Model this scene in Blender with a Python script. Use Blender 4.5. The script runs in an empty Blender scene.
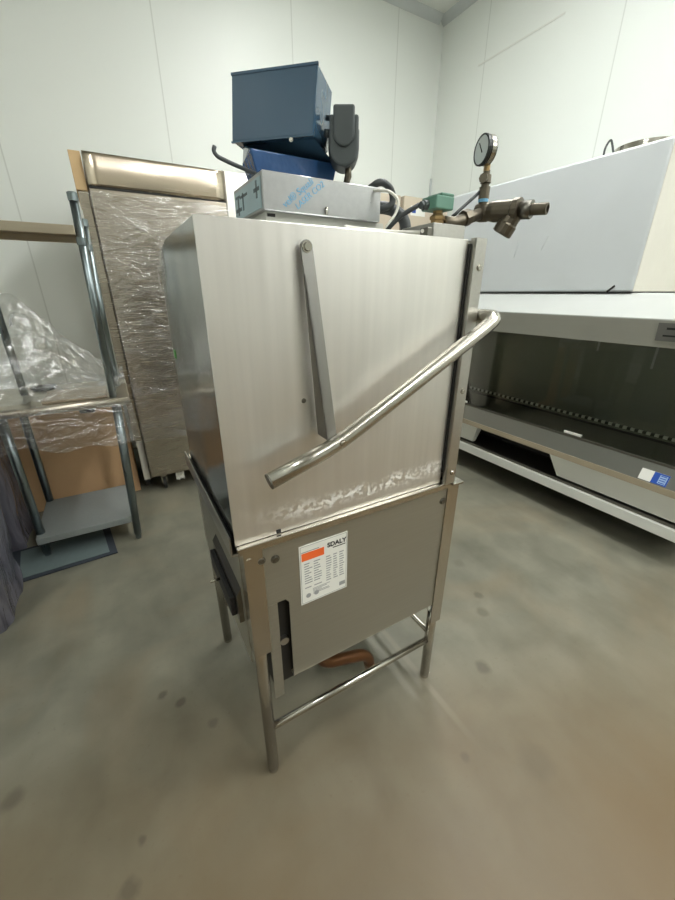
import bpy, bmesh, math, random
from mathutils import Vector, Matrix, noise
random.seed(7)
S = bpy.context.scene
COL = S.collection
ORG = {}

# ------------------------------------------------------------------ materials
def new_mat(name):
    m = bpy.data.materials.new(name); m.use_nodes = True
    nt = m.node_tree; nt.nodes.clear()
    return m, nt, nt.nodes, nt.links

def N(ns, t, **kw):
    n = ns.new(t)
    for k, v in kw.items():
        if k == 'op': n.operation = v
        elif k.startswith('i_'):
            n.inputs[int(k[2:])].default_value = v
        else: setattr(n, k, v)
    return n

def C3(r, g, b): # sRGB 0-255 -> linear
    f = lambda c: ((c/255)/12.92 if c/255 <= .04045 else ((c/255+.055)/1.055)**2.4)
    return (f(r), f(g), f(b), 1)

def principled(ns, ls, base, rough, metal=0., **kw):
    p = ns.new('ShaderNodeBsdfPrincipled')
    p.inputs['Base Color'].default_value = base
    p.inputs['Roughness'].default_value = rough
    p.inputs['Metallic'].default_value = metal
    for k, v in kw.items(): p.inputs[k].default_value = v
    o = ns.new('ShaderNodeOutputMaterial'); ls.new(p.outputs[0], o.inputs[0])
    return p

def plain(name, base, rough=.5, metal=0., var=.06, scale=12., bump=0., bscale=60., **kw):
    m, nt, ns, ls = new_mat(name)
    p = principled(ns, ls, base, rough, metal, **kw)
    tc = N(ns, 'ShaderNodeTexCoord')
    nz = N(ns, 'ShaderNodeTexNoise'); nz.inputs['Scale'].default_value = scale; nz.inputs['Detail'].default_value = 4
    ls.new(tc.outputs['Object'], nz.inputs['Vector'])
    mx = N(ns, 'ShaderNodeMixRGB', blend_type='MIX')
    mx.inputs[1].default_value = tuple(c*(1-var) for c in base[:3])+(1,)
    mx.inputs[2].default_value = tuple(min(1, c*(1+var)) for c in base[:3])+(1,)
    ls.new(nz.outputs[0], mx.inputs[0]); ls.new(mx.outputs[0], p.inputs['Base Color'])
    if bump:
        n2 = N(ns, 'ShaderNodeTexNoise'); n2.inputs['Scale'].default_value = bscale
        ls.new(tc.outputs['Object'], n2.inputs['Vector'])
        b = N(ns, 'ShaderNodeBump'); b.inputs['Strength'].default_value = bump; b.inputs['Distance'].default_value = .01
        ls.new(n2.outputs[0], b.inputs['Height']); ls.new(b.outputs[0], p.inputs['Normal'])
    return m

def steel(name, base, rough, stretch=(60, 60, 1.2), rv=.12, wav=.0, wscale=3., stains=0, metal=1., aniso=0.):
    """brushed stainless: stretched noise drives roughness, slow noise bends the sheet a little"""
    m, nt, ns, ls = new_mat(name)
    p = principled(ns, ls, base, rough, metal)
    tc = N(ns, 'ShaderNodeTexCoord')
    mp = N(ns, 'ShaderNodeMapping'); mp.inputs['Scale'].default_value = stretch
    ls.new(tc.outputs['Object'], mp.inputs[0])
    nz = N(ns, 'ShaderNodeTexNoise'); nz.inputs['Scale'].default_value = 4; nz.inputs['Detail'].default_value = 5
    ls.new(mp.outputs[0], nz.inputs['Vector'])
    mr = N(ns, 'ShaderNodeMapRange'); mr.inputs[3].default_value = rough-rv/2; mr.inputs[4].default_value = rough+rv/2
    ls.new(nz.outputs[0], mr.inputs[0]); ls.new(mr.outputs[0], p.inputs['Roughness'])
    mx = N(ns, 'ShaderNodeMixRGB')
    mx.inputs[1].default_value = tuple(c*.9 for c in base[:3])+(1,); mx.inputs[2].default_value = tuple(min(1, c*1.08) for c in base[:3])+(1,)
    ls.new(nz.outputs[0], mx.inputs[0])
    col = mx.outputs[0]
    if stains:   # white limescale crust along the foot of the sheet
        sp = N(ns, 'ShaderNodeSeparateXYZ'); ls.new(tc.outputs['Object'], sp.inputs[0])
        n1 = N(ns, 'ShaderNodeTexNoise'); n1.inputs['Scale'].default_value = 9; n1.inputs['Detail'].default_value = 3
        n2 = N(ns, 'ShaderNodeTexNoise'); n2.inputs['Scale'].default_value = 95; n2.inputs['Detail'].default_value = 5
        ls.new(tc.outputs['Object'], n1.inputs['Vector']); ls.new(tc.outputs['Object'], n2.inputs['Vector'])
        # band centred on z=.875+.035
        a = N(ns, 'ShaderNodeMath', op='SUBTRACT'); ls.new(sp.outputs[2], a.inputs[0]); a.inputs[1].default_value = .048
        a2 = N(ns, 'ShaderNodeMath', op='MULTIPLY_ADD'); ls.new(n1.outputs[0], a2.inputs[0]); a2.inputs[1].default_value = .05; a2.inputs[2].default_value = -.025
        a3 = N(ns, 'ShaderNodeMath', op='ADD'); ls.new(a.outputs[0], a3.inputs[0]); ls.new(a2.outputs[0], a3.inputs[1])
        ab = N(ns, 'ShaderNodeMath', op='ABSOLUTE'); ls.new(a3.outputs[0], ab.inputs[0])
        r = N(ns, 'ShaderNodeMapRange'); r.inputs[1].default_value = .006; r.inputs[2].default_value = .03; r.inputs[3].default_value = 1; r.inputs[4].default_value = 0
        ls.new(ab.outputs[0], r.inputs[0])
        rx = N(ns, 'ShaderNodeMapRange'); rx.inputs[1].default_value = .02; rx.inputs[2].default_value = .22
        ls.new(sp.outputs[0], rx.inputs[0])
        th = N(ns, 'ShaderNodeMapRange'); th.inputs[1].default_value = .48; th.inputs[2].default_value = .54; ls.new(n2.outputs[0], th.inputs[0])
        k = N(ns, 'ShaderNodeMath', op='MULTIPLY'); ls.new(r.outputs[0], k.inputs[0]); ls.new(th.outputs[0], k.inputs[1])
        k2 = N(ns, 'ShaderNodeMath', op='MULTIPLY'); ls.new(k.outputs[0], k2.inputs[0]); ls.new(rx.outputs[0], k2.inputs[1])
        kk = N(ns, 'ShaderNodeMath', op='MULTIPLY'); ls.new(k2.outputs[0], kk.inputs[0]); kk.inputs[1].default_value = .8; k2 = kk
        mc = N(ns, 'ShaderNodeMixRGB'); ls.new(k2.outputs[0], mc.inputs[0]); ls.new(col, mc.inputs[1]); mc.inputs[2].default_value = C3(244, 242, 236)
        col = mc.outputs[0]
        mm = N(ns, 'ShaderNodeMath', op='SUBTRACT'); mm.inputs[0].default_value = metal; ls.new(k2.outputs[0], mm.inputs[1]); mm.use_clamp = True
        ls.new(mm.outputs[0], p.inputs['Metallic'])
    ls.new(col, p.inputs['Base Color'])
    if aniso:
        p.inputs['Anisotropic'].default_value = aniso; p.inputs['Anisotropic Rotation'].default_value = .25
        tg = N(ns, 'ShaderNodeTangent', direction_type='RADIAL', axis='Z'); ls.new(tg.outputs[0], p.inputs['Tangent'])
    if wav:
        n3 = N(ns, 'ShaderNodeTexNoise'); n3.inputs['Scale'].default_value = wscale; n3.inputs['Detail'].default_value = 1
        ls.new(tc.outputs['Object'], n3.inputs['Vector'])
        b = N(ns, 'ShaderNodeBump'); b.inputs['Strength'].default_value = 1; b.inputs['Distance'].default_value = wav
        ls.new(n3.outputs[0], b.inputs['Height']); ls.new(b.outputs[0], p.inputs['Normal'])
    return m

def film(name, tint, gloss=.22, rough=.16, strength=.6, scale=(9, 9, 30), white=.05):
    """stretch wrap: mostly clear, with crinkles that catch the lamps"""
    m, nt, ns, ls = new_mat(name)
    tc = N(ns, 'ShaderNodeTexCoord')
    mp = N(ns, 'ShaderNodeMapping'); mp.inputs['Scale'].default_value = scale; mp.inputs['Rotation'].default_value = (.3, .5, .4)
    ls.new(tc.outputs['Object'], mp.inputs[0])
    nz = N(ns, 'ShaderNodeTexNoise'); nz.inputs['Scale'].default_value = 1.; nz.inputs['Detail'].default_value = 6; nz.inputs['Distortion'].default_value = 1.2
    ls.new(mp.outputs[0], nz.inputs['Vector'])
    b = N(ns, 'ShaderNodeBump'); b.inputs['Strength'].default_value = strength; b.inputs['Distance'].default_value = .03
    ls.new(nz.outputs[0], b.inputs['Height'])
    t = N(ns, 'ShaderNodeBsdfTransparent'); t.inputs[0].default_value = tint
    g = N(ns, 'ShaderNodeBsdfGlossy'); g.inputs['Roughness'].default_value = rough; g.inputs[0].default_value = (1, 1, 1, 1)
    d = N(ns, 'ShaderNodeBsdfDiffuse'); d.inputs[0].default_value = (.8, .82, .85, 1)
    ls.new(b.outputs[0], g.inputs['Normal']); ls.new(b.outputs[0], d.inputs['Normal'])
    m1 = N(ns, 'ShaderNodeMixShader'); m1.inputs[0].default_value = gloss; ls.new(t.outputs[0], m1.inputs[1]); ls.new(g.outputs[0], m1.inputs[2])
    st = N(ns, 'ShaderNodeMapRange'); st.inputs[1].default_value = .55; st.inputs[2].default_value = .8; st.inputs[3].default_value = white*.4; st.inputs[4].default_value = white*5
    ls.new(nz.outputs[0], st.inputs[0])
    m2 = N(ns, 'ShaderNodeMixShader'); ls.new(st.outputs[0], m2.inputs[0]); ls.new(m1.outputs[0], m2.inputs[1]); ls.new(d.outputs[0], m2.inputs[2])
    o = N(ns, 'ShaderNodeOutputMaterial'); ls.new(m2.outputs[0], o.inputs[0])
    return m

def wall_mat(name, axis, off, pitch, base):
    """painted insulated panels, a fine joint every pitch metres"""
    m, nt, ns, ls = new_mat(name)
    p = principled(ns, ls, base, .42)
    g = N(ns, 'ShaderNodeNewGeometry'); sp = N(ns, 'ShaderNodeSeparateXYZ'); ls.new(g.outputs['Position'], sp.inputs[0])
    a = N(ns, 'ShaderNodeMath', op='SUBTRACT'); ls.new(sp.outputs[axis], a.inputs[0]); a.inputs[1].default_value = off
    b = N(ns, 'ShaderNodeMath', op='PINGPONG'); ls.new(a.outputs[0], b.inputs[0]); b.inputs[1].default_value = pitch/2
    r = N(ns, 'ShaderNodeMapRange'); r.inputs[1].default_value = .002; r.inputs[2].default_value = .0065; r.inputs[3].default_value = 1; r.inputs[4].default_value = 0
    ls.new(b.outputs[0], r.inputs[0])
    nz = N(ns, 'ShaderNodeTexNoise'); nz.inputs['Scale'].default_value = 1.3; nz.inputs['Detail'].default_value = 5; ls.new(g.outputs['Position'], nz.inputs['Vector'])
    mx = N(ns, 'ShaderNodeMixRGB'); mx.inputs[1].default_value = tuple(c*.96 for c in base[:3])+(1,); mx.inputs[2].default_value = base; ls.new(nz.outputs[0], mx.inputs[0])
    m2 = N(ns, 'ShaderNodeMixRGB'); m2.inputs[2].default_value = C3(150, 152, 142); ls.new(mx.outputs[0], m2.inputs[1])
    k = N(ns, 'ShaderNodeMath', op='MULTIPLY'); ls.new(r.outputs[0], k.inputs[0]); k.inputs[1].default_value = .33; ls.new(k.outputs[0], m2.inputs[0])
    ls.new(m2.outputs[0], p.inputs['Base Color'])
    return m

def floor_mat():
    m, nt, ns, ls = new_mat('worn_concrete')
    p = principled(ns, ls, (.2, .2, .2, 1), .42)
    p.inputs['Specular IOR Level'].default_value = .45
    g = N(ns, 'ShaderNodeNewGeometry'); P = g.outputs['Position']
    def noise_(sc, det, dist=0., st=None):
        n = N(ns, 'ShaderNodeTexNoise'); n.inputs['Scale'].default_value = sc; n.inputs['Detail'].default_value = det; n.inputs['Distortion'].default_value = dist
        if st:
            mp = N(ns, 'ShaderNodeMapping'); mp.inputs['Scale'].default_value = st; mp.inputs['Rotation'].default_value = (0, 0, .2); ls.new(P, mp.inputs[0]); ls.new(mp.outputs[0], n.inputs['Vector'])
        else: ls.new(P, n.inputs['Vector'])
        return n.outputs[0]
    big = noise_(1.1, 4, .6); mid = noise_(5.5, 8, .3); fine = noise_(70, 6); stk = noise_(2.2, 5, .2, (3.2, .8, 1))
    r = N(ns, 'ShaderNodeValToRGB'); e = r.color_ramp.elements
    e[0].position = .31; e[0].color = C3(*FLOOR_D); e[1].position = .69; e[1].color = C3(*FLOOR_L)
    x = N(ns, 'ShaderNodeMath', op='MULTIPLY'); ls.new(big, x.inputs[0]); x.inputs[1].default_value = .4
    x2 = N(ns, 'ShaderNodeMath', op='MULTIPLY_ADD'); ls.new(mid, x2.inputs[0]); x2.inputs[1].default_value = .38; ls.new(x.outputs[0], x2.inputs[2])
    x3 = N(ns, 'ShaderNodeMath', op='MULTIPLY_ADD'); ls.new(stk, x3.inputs[0]); x3.inputs[1].default_value = .22; ls.new(x2.outputs[0], x3.inputs[2])
    ls.new(x3.outputs[0], r.inputs[0])
    col = r.outputs[0]
    def mixc(fac, c2, cin):
        mm = N(ns, 'ShaderNodeMixRGB'); ls.new(fac, mm.inputs[0]); ls.new(cin, mm.inputs[1]); mm.inputs[2].default_value = c2; return mm.outputs[0]
    # fine grit
    fr = N(ns, 'ShaderNodeMapRange'); fr.inputs[1].default_value = .62; fr.inputs[2].default_value = .75; fr.inputs[4].default_value = .35; ls.new(fine, fr.inputs[0])
    col = mixc(fr.outputs[0], C3(92, 86, 74), col)
    # warm worn patches
    wr = N(ns, 'ShaderNodeMapRange'); wr.inputs[1].default_value = .5; wr.inputs[2].default_value = .7; wr.inputs[4].default_value = .35; ls.new(noise_(1.7, 3, .9), wr.inputs[0])
    col = mixc(wr.outputs[0], C3(*FLOOR_W), col)
    # warm reflected light along the near side, put into the floor as brown
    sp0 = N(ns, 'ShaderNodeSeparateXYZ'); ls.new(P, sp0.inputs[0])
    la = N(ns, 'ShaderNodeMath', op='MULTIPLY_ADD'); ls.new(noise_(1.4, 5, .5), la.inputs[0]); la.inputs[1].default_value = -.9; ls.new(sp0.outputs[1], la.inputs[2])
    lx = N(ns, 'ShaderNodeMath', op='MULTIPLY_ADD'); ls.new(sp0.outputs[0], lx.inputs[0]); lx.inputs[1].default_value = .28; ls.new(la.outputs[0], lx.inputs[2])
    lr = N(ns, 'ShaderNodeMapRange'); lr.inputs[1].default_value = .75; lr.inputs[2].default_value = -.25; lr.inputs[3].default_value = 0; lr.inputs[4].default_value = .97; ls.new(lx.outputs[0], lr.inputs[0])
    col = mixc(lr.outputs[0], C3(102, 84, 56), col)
    # spilt spots
    wob = N(ns, 'ShaderNodeMath', op='MULTIPLY_ADD'); ls.new(noise_(24, 4), wob.inputs[0]); wob.inputs[1].default_value = .03; wob.inputs[2].default_value = -.015
    for (sx, sy, sr, sa) in ((-.101, 1.12, .016, .6), (-.047, 1.06, .016, .6), (.037, .928, .017, .4), (-.523, 1.005, .028, .5), (-.233, .632, .024, .5),
                             (-.2, .72, .012, .5), (1.016, .607, .028, .5), (1.306, .883, .022, .45), (1.24, .80, .026, .4), (.713, .421, .014, .4), (1.4, 1.1, .03, .3), (-.3, 1.2, .1, .18), (.9, .3, .05, .2), (.55, 1.15, .12, .2)):
        d = N(ns, 'ShaderNodeVectorMath', op='DISTANCE'); ls.new(P, d.inputs[0]); d.inputs[1].default_value = (sx, sy, 0)
        d2 = N(ns, 'ShaderNodeMath', op='ADD'); ls.new(d.outputs['Value'], d2.inputs[0]); ls.new(wob.outputs[0], d2.inputs[1])
        q = N(ns, 'ShaderNodeMapRange'); q.inputs[1].default_value = sr*.6; q.inputs[2].default_value = sr*1.3; q.inputs[3].default_value = sa; q.inputs[4].default_value = 0; ls.new(d2.outputs[0], q.inputs[0])
        col = mixc(q.outputs[0], C3(70, 64, 52), col)
    # saw-cut joint under the machine, pale filler
    sp = N(ns, 'ShaderNodeSeparateXYZ'); ls.new(P, sp.inputs[0])
    j = N(ns, 'ShaderNodeMath', op='SUBTRACT'); ls.new(sp.outputs[0], j.inputs[0]); j.inputs[1].default_value = .775
    ja = N(ns, 'ShaderNodeMath', op='ABSOLUTE'); ls.new(j.outputs[0], ja.inputs[0])
    jr = N(ns, 'ShaderNodeMapRange'); jr.inputs[1].default_value = .006; jr.inputs[2].default_value = .016; jr.inputs[3].default_value = .25; jr.inputs[4].default_value = 0; ls.new(ja.outputs[0], jr.inputs[0])
    jy = N(ns, 'ShaderNodeMapRange'); jy.inputs[1].default_value = .42; jy.inputs[2].default_value = .6; ls.new(sp.outputs[1], jy.inputs[0])
    jm = N(ns, 'ShaderNodeMath', op='MULTIPLY'); ls.new(jr.outputs[0], jm.inputs[0]); ls.new(jy.outputs[0], jm.inputs[1])
    col = mixc(jm.outputs[0], C3(150, 142, 124), col)
    ls.new(col, p.inputs['Base Color'])
    rr = N(ns, 'ShaderNodeMapRange'); rr.inputs[3].default_value = .34; rr.inputs[4].default_value = .6; ls.new(mid, rr.inputs[0]); ls.new(rr.outputs[0], p.inputs['Roughness'])
    b = N(ns, 'ShaderNodeBump'); b.inputs['Strength'].default_value = .15; b.inputs['Distance'].default_value = .004; ls.new(mid, b.inputs['Height']); ls.new(b.outputs[0], p.inputs['Normal'])
    return m

def perforated(name, base, hole, nx, axis_u, axis_v, pu, pv, r):
    m, nt, ns, ls = new_mat(name)
    p = principled(ns, ls, base, .35, .8)
    g = N(ns, 'ShaderNodeNewGeometry'); sp = N(ns, 'ShaderNodeSeparateXYZ'); ls.new(g.outputs['Position'], sp.inputs[0])
    def pp(ax, pitch):
        a = N(ns, 'ShaderNodeMath', op='PINGPONG'); ls.new(sp.outputs[ax], a.inputs[0]); a.inputs[1].default_value = pitch/2
        d = N(ns, 'ShaderNodeMath', op='DIVIDE'); ls.new(a.outputs[0], d.inputs[0]); d.inputs[1].default_value = pitch/2; return d
    u, v = pp(axis_u, pu), pp(axis_v, pv)
    mul = N(ns, 'ShaderNodeMath', op='MULTIPLY'); ls.new(u.outputs[0], mul.inputs[0]); ls.new(v.outputs[0], mul.inputs[1])
    gt = N(ns, 'ShaderNodeMath', op='GREATER_THAN'); ls.new(mul.outputs[0], gt.inputs[0]); gt.inputs[1].default_value = r
    mx = N(ns, 'ShaderNodeMixRGB'); ls.new(gt.outputs[0], mx.inputs[0]); mx.inputs[1].default_value = base; mx.inputs[2].default_value = hole
    ls.new(mx.outputs[0], p.inputs['Base Color'])
    return m

FLOOR_D = (88, 87, 75); FLOOR_L = (138, 136, 120); FLOOR_W = (134, 117, 90)
M = dict(
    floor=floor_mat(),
    wallb=wall_mat('white_panel_back', 0, -.42, 1.095, C3(227, 231, 225)),
    wallr=wall_mat('white_panel_right', 1, 2.05, 1.2, C3(227, 231, 225)),
    ceil=plain('ceiling_paint', C3(226, 228, 222), .6, var=.02),
    trim=plain('grey_trim', C3(196, 201, 200), .4, var=.04),
    steel_front=steel('brushed_steel_sheet', C3(220, 218, 212), .37, (14, 14, .5), .14, .0025, 1.6, stains=1, metal=.95, aniso=.5),
    steel_door=steel('polished_steel_door', C3(176, 178, 176), .17, (40, 2, 40), .06, .012, 3.2),
    steel=steel('steel', C3(186, 184, 178), .33, (30, 30, 30), .12),
    steel_tube=steel('steel_tube', C3(188, 184, 174), .24, (20, 20, 60), .1),
    steel_skirt=steel('dull_steel_skirt', C3(164, 162, 150), .42, (1.2, 30, 40), .14, .0008, 3, metal=.8),
    steel_arm=steel('dull_steel_arm', C3(156, 155, 150), .4, (30, 30, 3), .1),
    steel_fridge=steel('fridge_steel', C3(186, 177, 162), .26, (2, 40, 40), .12, .008, 2.5, metal=.95),
    shelf=steel('galvanised_shelf', C3(158, 165, 164), .5, (20, 20, 20), .12, metal=.45),
    cardgrey=plain('grey_cardboard', C3(150, 138, 120), .8),
    steel_table=steel('table_steel', C3(150, 156, 156), .3, (20, 20, 20), .12),
    galv=steel('galvanised_tube', C3(132, 142, 144), .3, (40, 40, 6), .14),
    steel_dark=steel('dark_steel', C3(120, 118, 110), .4, (4, 40, 40), .12),
    black=plain('black_rubber', C3(22, 22, 24), .55),
    dark=plain('dark_interior', C3(34, 33, 30), .6),
    blue=plain('blue_film_box', C3(60, 86, 106), .14, var=.08, scale=5, bump=.6, bscale=5),
    blue2=plain('blue_film_base', C3(46, 80, 124), .25, var=.2, scale=9, bump=.3, bscale=30),
    motor=plain('grey_cast_metal', C3(72, 78, 78), .5, .2),
    brass=plain('aged_brass', C3(104, 97, 84), .4, .75, var=.25, scale=40),
    brass_new=plain('bright_brass', C3(184, 156, 112), .3, .8),
    copper=plain('tarnished_copper', C3(104, 68, 38), .4, .6, var=.3, scale=30),
    green=plain('green_plastic', C3(92, 134, 116), .45),
    tape=plain('blue_tape', C3(110, 170, 205), .5),
    white=plain('white_paint', C3(218, 219, 212), .4, var=.03),
    cover=plain('cover_enamel', C3(182, 185, 181), .4, var=.03),
    offwhite=plain('enamel_grey', C3(186, 186, 176), .4, var=.03),
    boxfilm=plain('white_filmed_panel', C3(198, 203, 204), .3, var=.05, scale=4, bump=.1, bscale=9),
    boxfilm_end=plain('warm_lit_filmed_end', C3(204, 201, 190), .32, var=.05, scale=6, bump=.3, bscale=14),  # warm light on this end is put into the film colour
    nose_grey=plain('shaded_enamel_fascia', C3(160, 160, 150), .45, var=.03),  # shade on the inward-leaning band is put into its grey
    tan=plain('beige_edge', C3(168, 156, 134), .45),
    carton=plain('brown_cardboard', C3(206, 168, 126), .8, var=.08, scale=6),
    carton2=plain('tan_cardboard', C3(196, 184, 164), .8, var=.05),
    board=plain('packing_board', C3(206, 176, 132), .8, var=.06),
    board2=plain('pale_packing_board', C3(186, 180, 166), .6, var=.06),
    label=plain('label_paper', C3(226, 226, 218), .5, var=.02),
    ink=plain('black_ink', C3(30, 32, 32), .6),
    inkgrey=plain('grey_ink', C3(150, 152, 150), .6),
    orange=plain('orange_ink', C3(238, 104, 44), .6),
    filmprint=plain('blue_film_print', C3(104, 168, 204), .4),
    filmmark=plain('film_mark_ink', C3(84, 100, 104), .4),
    filmpale=plain('pale_blue_film', C3(152, 176, 182), .3),
    bluelab=plain('blue_label', C3(30, 76, 166), .5),
    palebluelab=plain('pale_blue_label', C3(150, 178, 210), .5),
    greentape=plain('green_sticker', C3(70, 150, 60), .5),
    mat=plain('blue_grey_mat', C3(104, 118, 118), .85, var=.1, scale=30),
    matedge=plain('dark_mat_edge', C3(52, 58, 66), .8),
    wcable=plain('white_cable', C3(220, 218, 206), .5),
    bcable=plain('black_cable', C3(62, 66, 66), .5),
    dial=plain('dial_face', C3(196, 204, 202), .25),
    gaugering=plain('gauge_case', C3(34, 38, 38), .35),
    film=film('stretch_film', (.98, .98, .98, 1), .12, .12, .6, (5, 5, 15), .04),
    film_h=film('stretch_film_hanging', (.9, .9, .91, 1), .2, .1, 1., (8, 8, 16), .025),
    film_t=film('stretch_film_table', (.95, .96, .96, 1), .22, .14, 1., (8, 12, 8), .09),
    grille=perforated('perforated_grille', C3(134, 134, 128), C3(60, 60, 56), 0, 1, 2, .011, 5., .45),
    perf=perforated('perforated_strip', C3(250, 250, 242), C3(70, 72, 66), 0, 1, 2, .046, 9., .062),
    inside=steel('cabinet_interior_steel', C3(150, 150, 140), .45, (3, 3, 30), .1),
)
# wrapped load: dark goods under milky, creased film
def wrapload():
    m, nt, ns, ls = new_mat('layered_stretch_wrap')
    p = principled(ns, ls, C3(92, 90, 100), .14)
    tc = N(ns, 'ShaderNodeTexCoord'); mp = N(ns, 'ShaderNodeMapping'); mp.inputs['Scale'].default_value = (11, 11, 2.0); ls.new(tc.outputs['Object'], mp.inputs[0])
    nz = N(ns, 'ShaderNodeTexNoise'); nz.inputs['Scale'].default_value = 1; nz.inputs['Detail'].default_value = 6; nz.inputs['Distortion'].default_value = 1.5; ls.new(mp.outputs[0], nz.inputs['Vector'])
    r = N(ns, 'ShaderNodeValToRGB'); e = r.color_ramp.elements
    e[0].position = .3; e[0].color = C3(70, 70, 80); e[1].position = .72; e[1].color = C3(132, 130, 142); ls.new(nz.outputs[0], r.inputs[0]); ls.new(r.outputs[0], p.inputs['Base Color'])
    b = N(ns, 'ShaderNodeBump'); b.inputs['Strength'].default_value = .6; b.inputs['Distance'].default_value = .03; ls.new(nz.outputs[0], b.inputs['Height']); ls.new(b.outputs[0], p.inputs['Normal'])
    return m
M['wrapload'] = wrapload()
def glass_mat():
    m, nt, ns, ls = new_mat('sash_glass')
    t = N(ns, 'ShaderNodeBsdfTransparent'); t.inputs[0].default_value = (.88, .90, .86, 1)
    g = N(ns, 'ShaderNodeBsdfGlossy'); g.inputs['Roughness'].default_value = .03
    f = N(ns, 'ShaderNodeFresnel'); f.inputs[0].default_value = 1.5
    x = N(ns, 'ShaderNodeMixShader'); ls.new(f.outputs[0], x.inputs[0]); ls.new(t.outputs[0], x.inputs[1]); ls.new(g.outputs[0], x.inputs[2])
    o = N(ns, 'ShaderNodeOutputMaterial'); ls.new(x.outputs[0], o.inputs[0]); return m
M['glass'] = glass_mat()
def emit_mat():
    m, nt, ns, ls = new_mat('lamp_diffuser')
    e = N(ns, 'ShaderNodeEmission'); e.inputs[0].default_value = (.985, 1, .985, 1); e.inputs[1].default_value = 30
    o = N(ns, 'ShaderNodeOutputMaterial'); ls.new(e.outputs[0], o.inputs[0]); return m
M['lamp'] = emit_mat()

# ------------------------------------------------------------------ mesh builder
class MB:
    def __init__(s): s.bm = bmesh.new()
    def _xf(s, vs, mat):
        for v in vs: v.co = mat @ v.co
    def box(s, a, b, bev=0., seg=2, rot=None):
        lo = Vector([min(a[i], b[i]) for i in range(3)]); hi = Vector([max(a[i], b[i]) for i in range(3)])
        r = bmesh.ops.create_cube(s.bm, size=1.); vs = r['verts']; c = (lo+hi)/2; d = hi-lo
        for v in vs: v.co = Vector((v.co.x*d.x, v.co.y*d.y, v.co.z*d.z))
        if bev:
            es = list({e for v in vs for e in v.link_edges})
            rr = bmesh.ops.bevel(s.bm, geom=es, offset=min(bev, min(d)*.49), segments=seg, affect='EDGES', profile=.5)
            vs = list({v for f in rr['faces'] for v in f.verts} | {v for v in vs if v.is_valid})
        mt = Matrix.Translation(c)
        if rot is not None: mt = mt @ rot
        s._xf(vs, mt); return s
    def tube(s, pts, r, n=14, cap=True, smooth=0):
        pts = [Vector(p) for p in pts]
        if smooth: pts = fillet(pts, smooth)
        rs = r if isinstance(r, (list, tuple)) else [r]*len(pts)
        rings = []; up = None
        for i, p in enumerate(pts):
            t = (pts[min(i+1, len(pts)-1)]-pts[max(i-1, 0)]).normalized()
            if up is None:
                up = Vector((0, 0, 1)) if abs(t.z) < .9 else Vector((0, 1, 0))
            x = t.cross(up).normalized(); y = x.cross(t).normalized(); up = y
            rings.append([s.bm.verts.new(p+x*math.cos(2*math.pi*k/n)*rs[i]+y*math.sin(2*math.pi*k/n)*rs[i]) for k in range(n)])
        for a, b in zip(rings, rings[1:]):
            for k in range(n):
                f = s.bm.faces.new((a[k], a[(k+1) % n], b[(k+1) % n], b[k])); f.smooth = True
        if cap:
            s.bm.faces.new(rings[0][::-1]); s.bm.faces.new(rings[-1])
        return s
    def lathe(s, base, axis, prof, n=24):
        """prof: (distance along axis, radius)"""
        axis = Vector(axis).normalized(); base = Vector(base)
        up = Vector((0, 0, 1)) if abs(axis.z) < .9 else Vector((1, 0, 0))
        x = axis.cross(up).normalized(); y = x.cross(axis)
        rings = [[s.bm.verts.new(base+axis*d+(x*math.cos(2*math.pi*k/n)+y*math.sin(2*math.pi*k/n))*max(r, 1e-4)) for k in range(n)] for d, r in prof]
        for a, b in zip(rings, rings[1:]):
            for k in range(n):
                f = s.bm.faces.new((a[k], a[(k+1) % n], b[(k+1) % n], b[k])); f.smooth = False
        s.bm.faces.new(rings[0][::-1]); s.bm.faces.new(rings[-1]); return s
    def prism(s, poly, axis, a, b):
        """poly of 2-d points in the plane across axis (0 -> (y,z), 1 -> (x,z), 2 -> (x,y))"""
        def P(q, t):
            return {0: (t, q[0], q[1]), 1: (q[0], t, q[1]), 2: (q[0], q[1], t)}[axis]
        v0 = [s.bm.verts.new(P(q, a)) for q in poly]; v1 = [s.bm.verts.new(P(q, b)) for q in poly]; n = len(poly)
        s.bm.faces.new(v0); s.bm.faces.new(v1[::-1])
        for k in range(n): s.bm.faces.new((v0[k], v1[k], v1[(k+1) % n], v0[(k+1) % n]))
        return s
    def grid(s, fn, nu, nv, thick=0., smooth=True):
        g = [[s.bm.verts.new(fn(i/nu, j/nv)) for j in range(nv+1)] for i in range(nu+1)]
        for i in range(nu):
            for j in range(nv):
                f = s.bm.faces.new((g[i][j], g[i+1][j], g[i+1][j+1], g[i][j+1])); f.smooth = smooth
        return s
    def build(s, name, mat, parent=None, origin=None, bevel=0., sub=0, solid=0.):
        bmesh.ops.recalc_face_normals(s.bm, faces=s.bm.faces)
        if origin is None:
            origin = ORG[parent.name] if parent else Vector((0, 0, 0))
        origin = Vector(origin)
        for v in s.bm.verts: v.co -= origin
        me = bpy.data.meshes.new(name); s.bm.to_mesh(me); s.bm.free()
        me.materials.append(M[mat] if isinstance(mat, str) else mat)
        o = bpy.data.objects.new(name, me); COL.objects.link(o); ORG[o.name] = origin
        if parent: o.parent = parent
        else: o.location = origin
        if bevel:
            md = o.modifiers.new('bevel', 'BEVEL'); md.width = bevel; md.segments = 2; md.limit_method = 'ANGLE'; md.angle_limit = .6
        if solid:
            md = o.modifiers.new('solid', 'SOLIDIFY'); md.thickness = solid
        if sub:
            md = o.modifiers.new('sub', 'SUBSURF'); md.levels = sub; md.render_levels = sub
        return o

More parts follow.
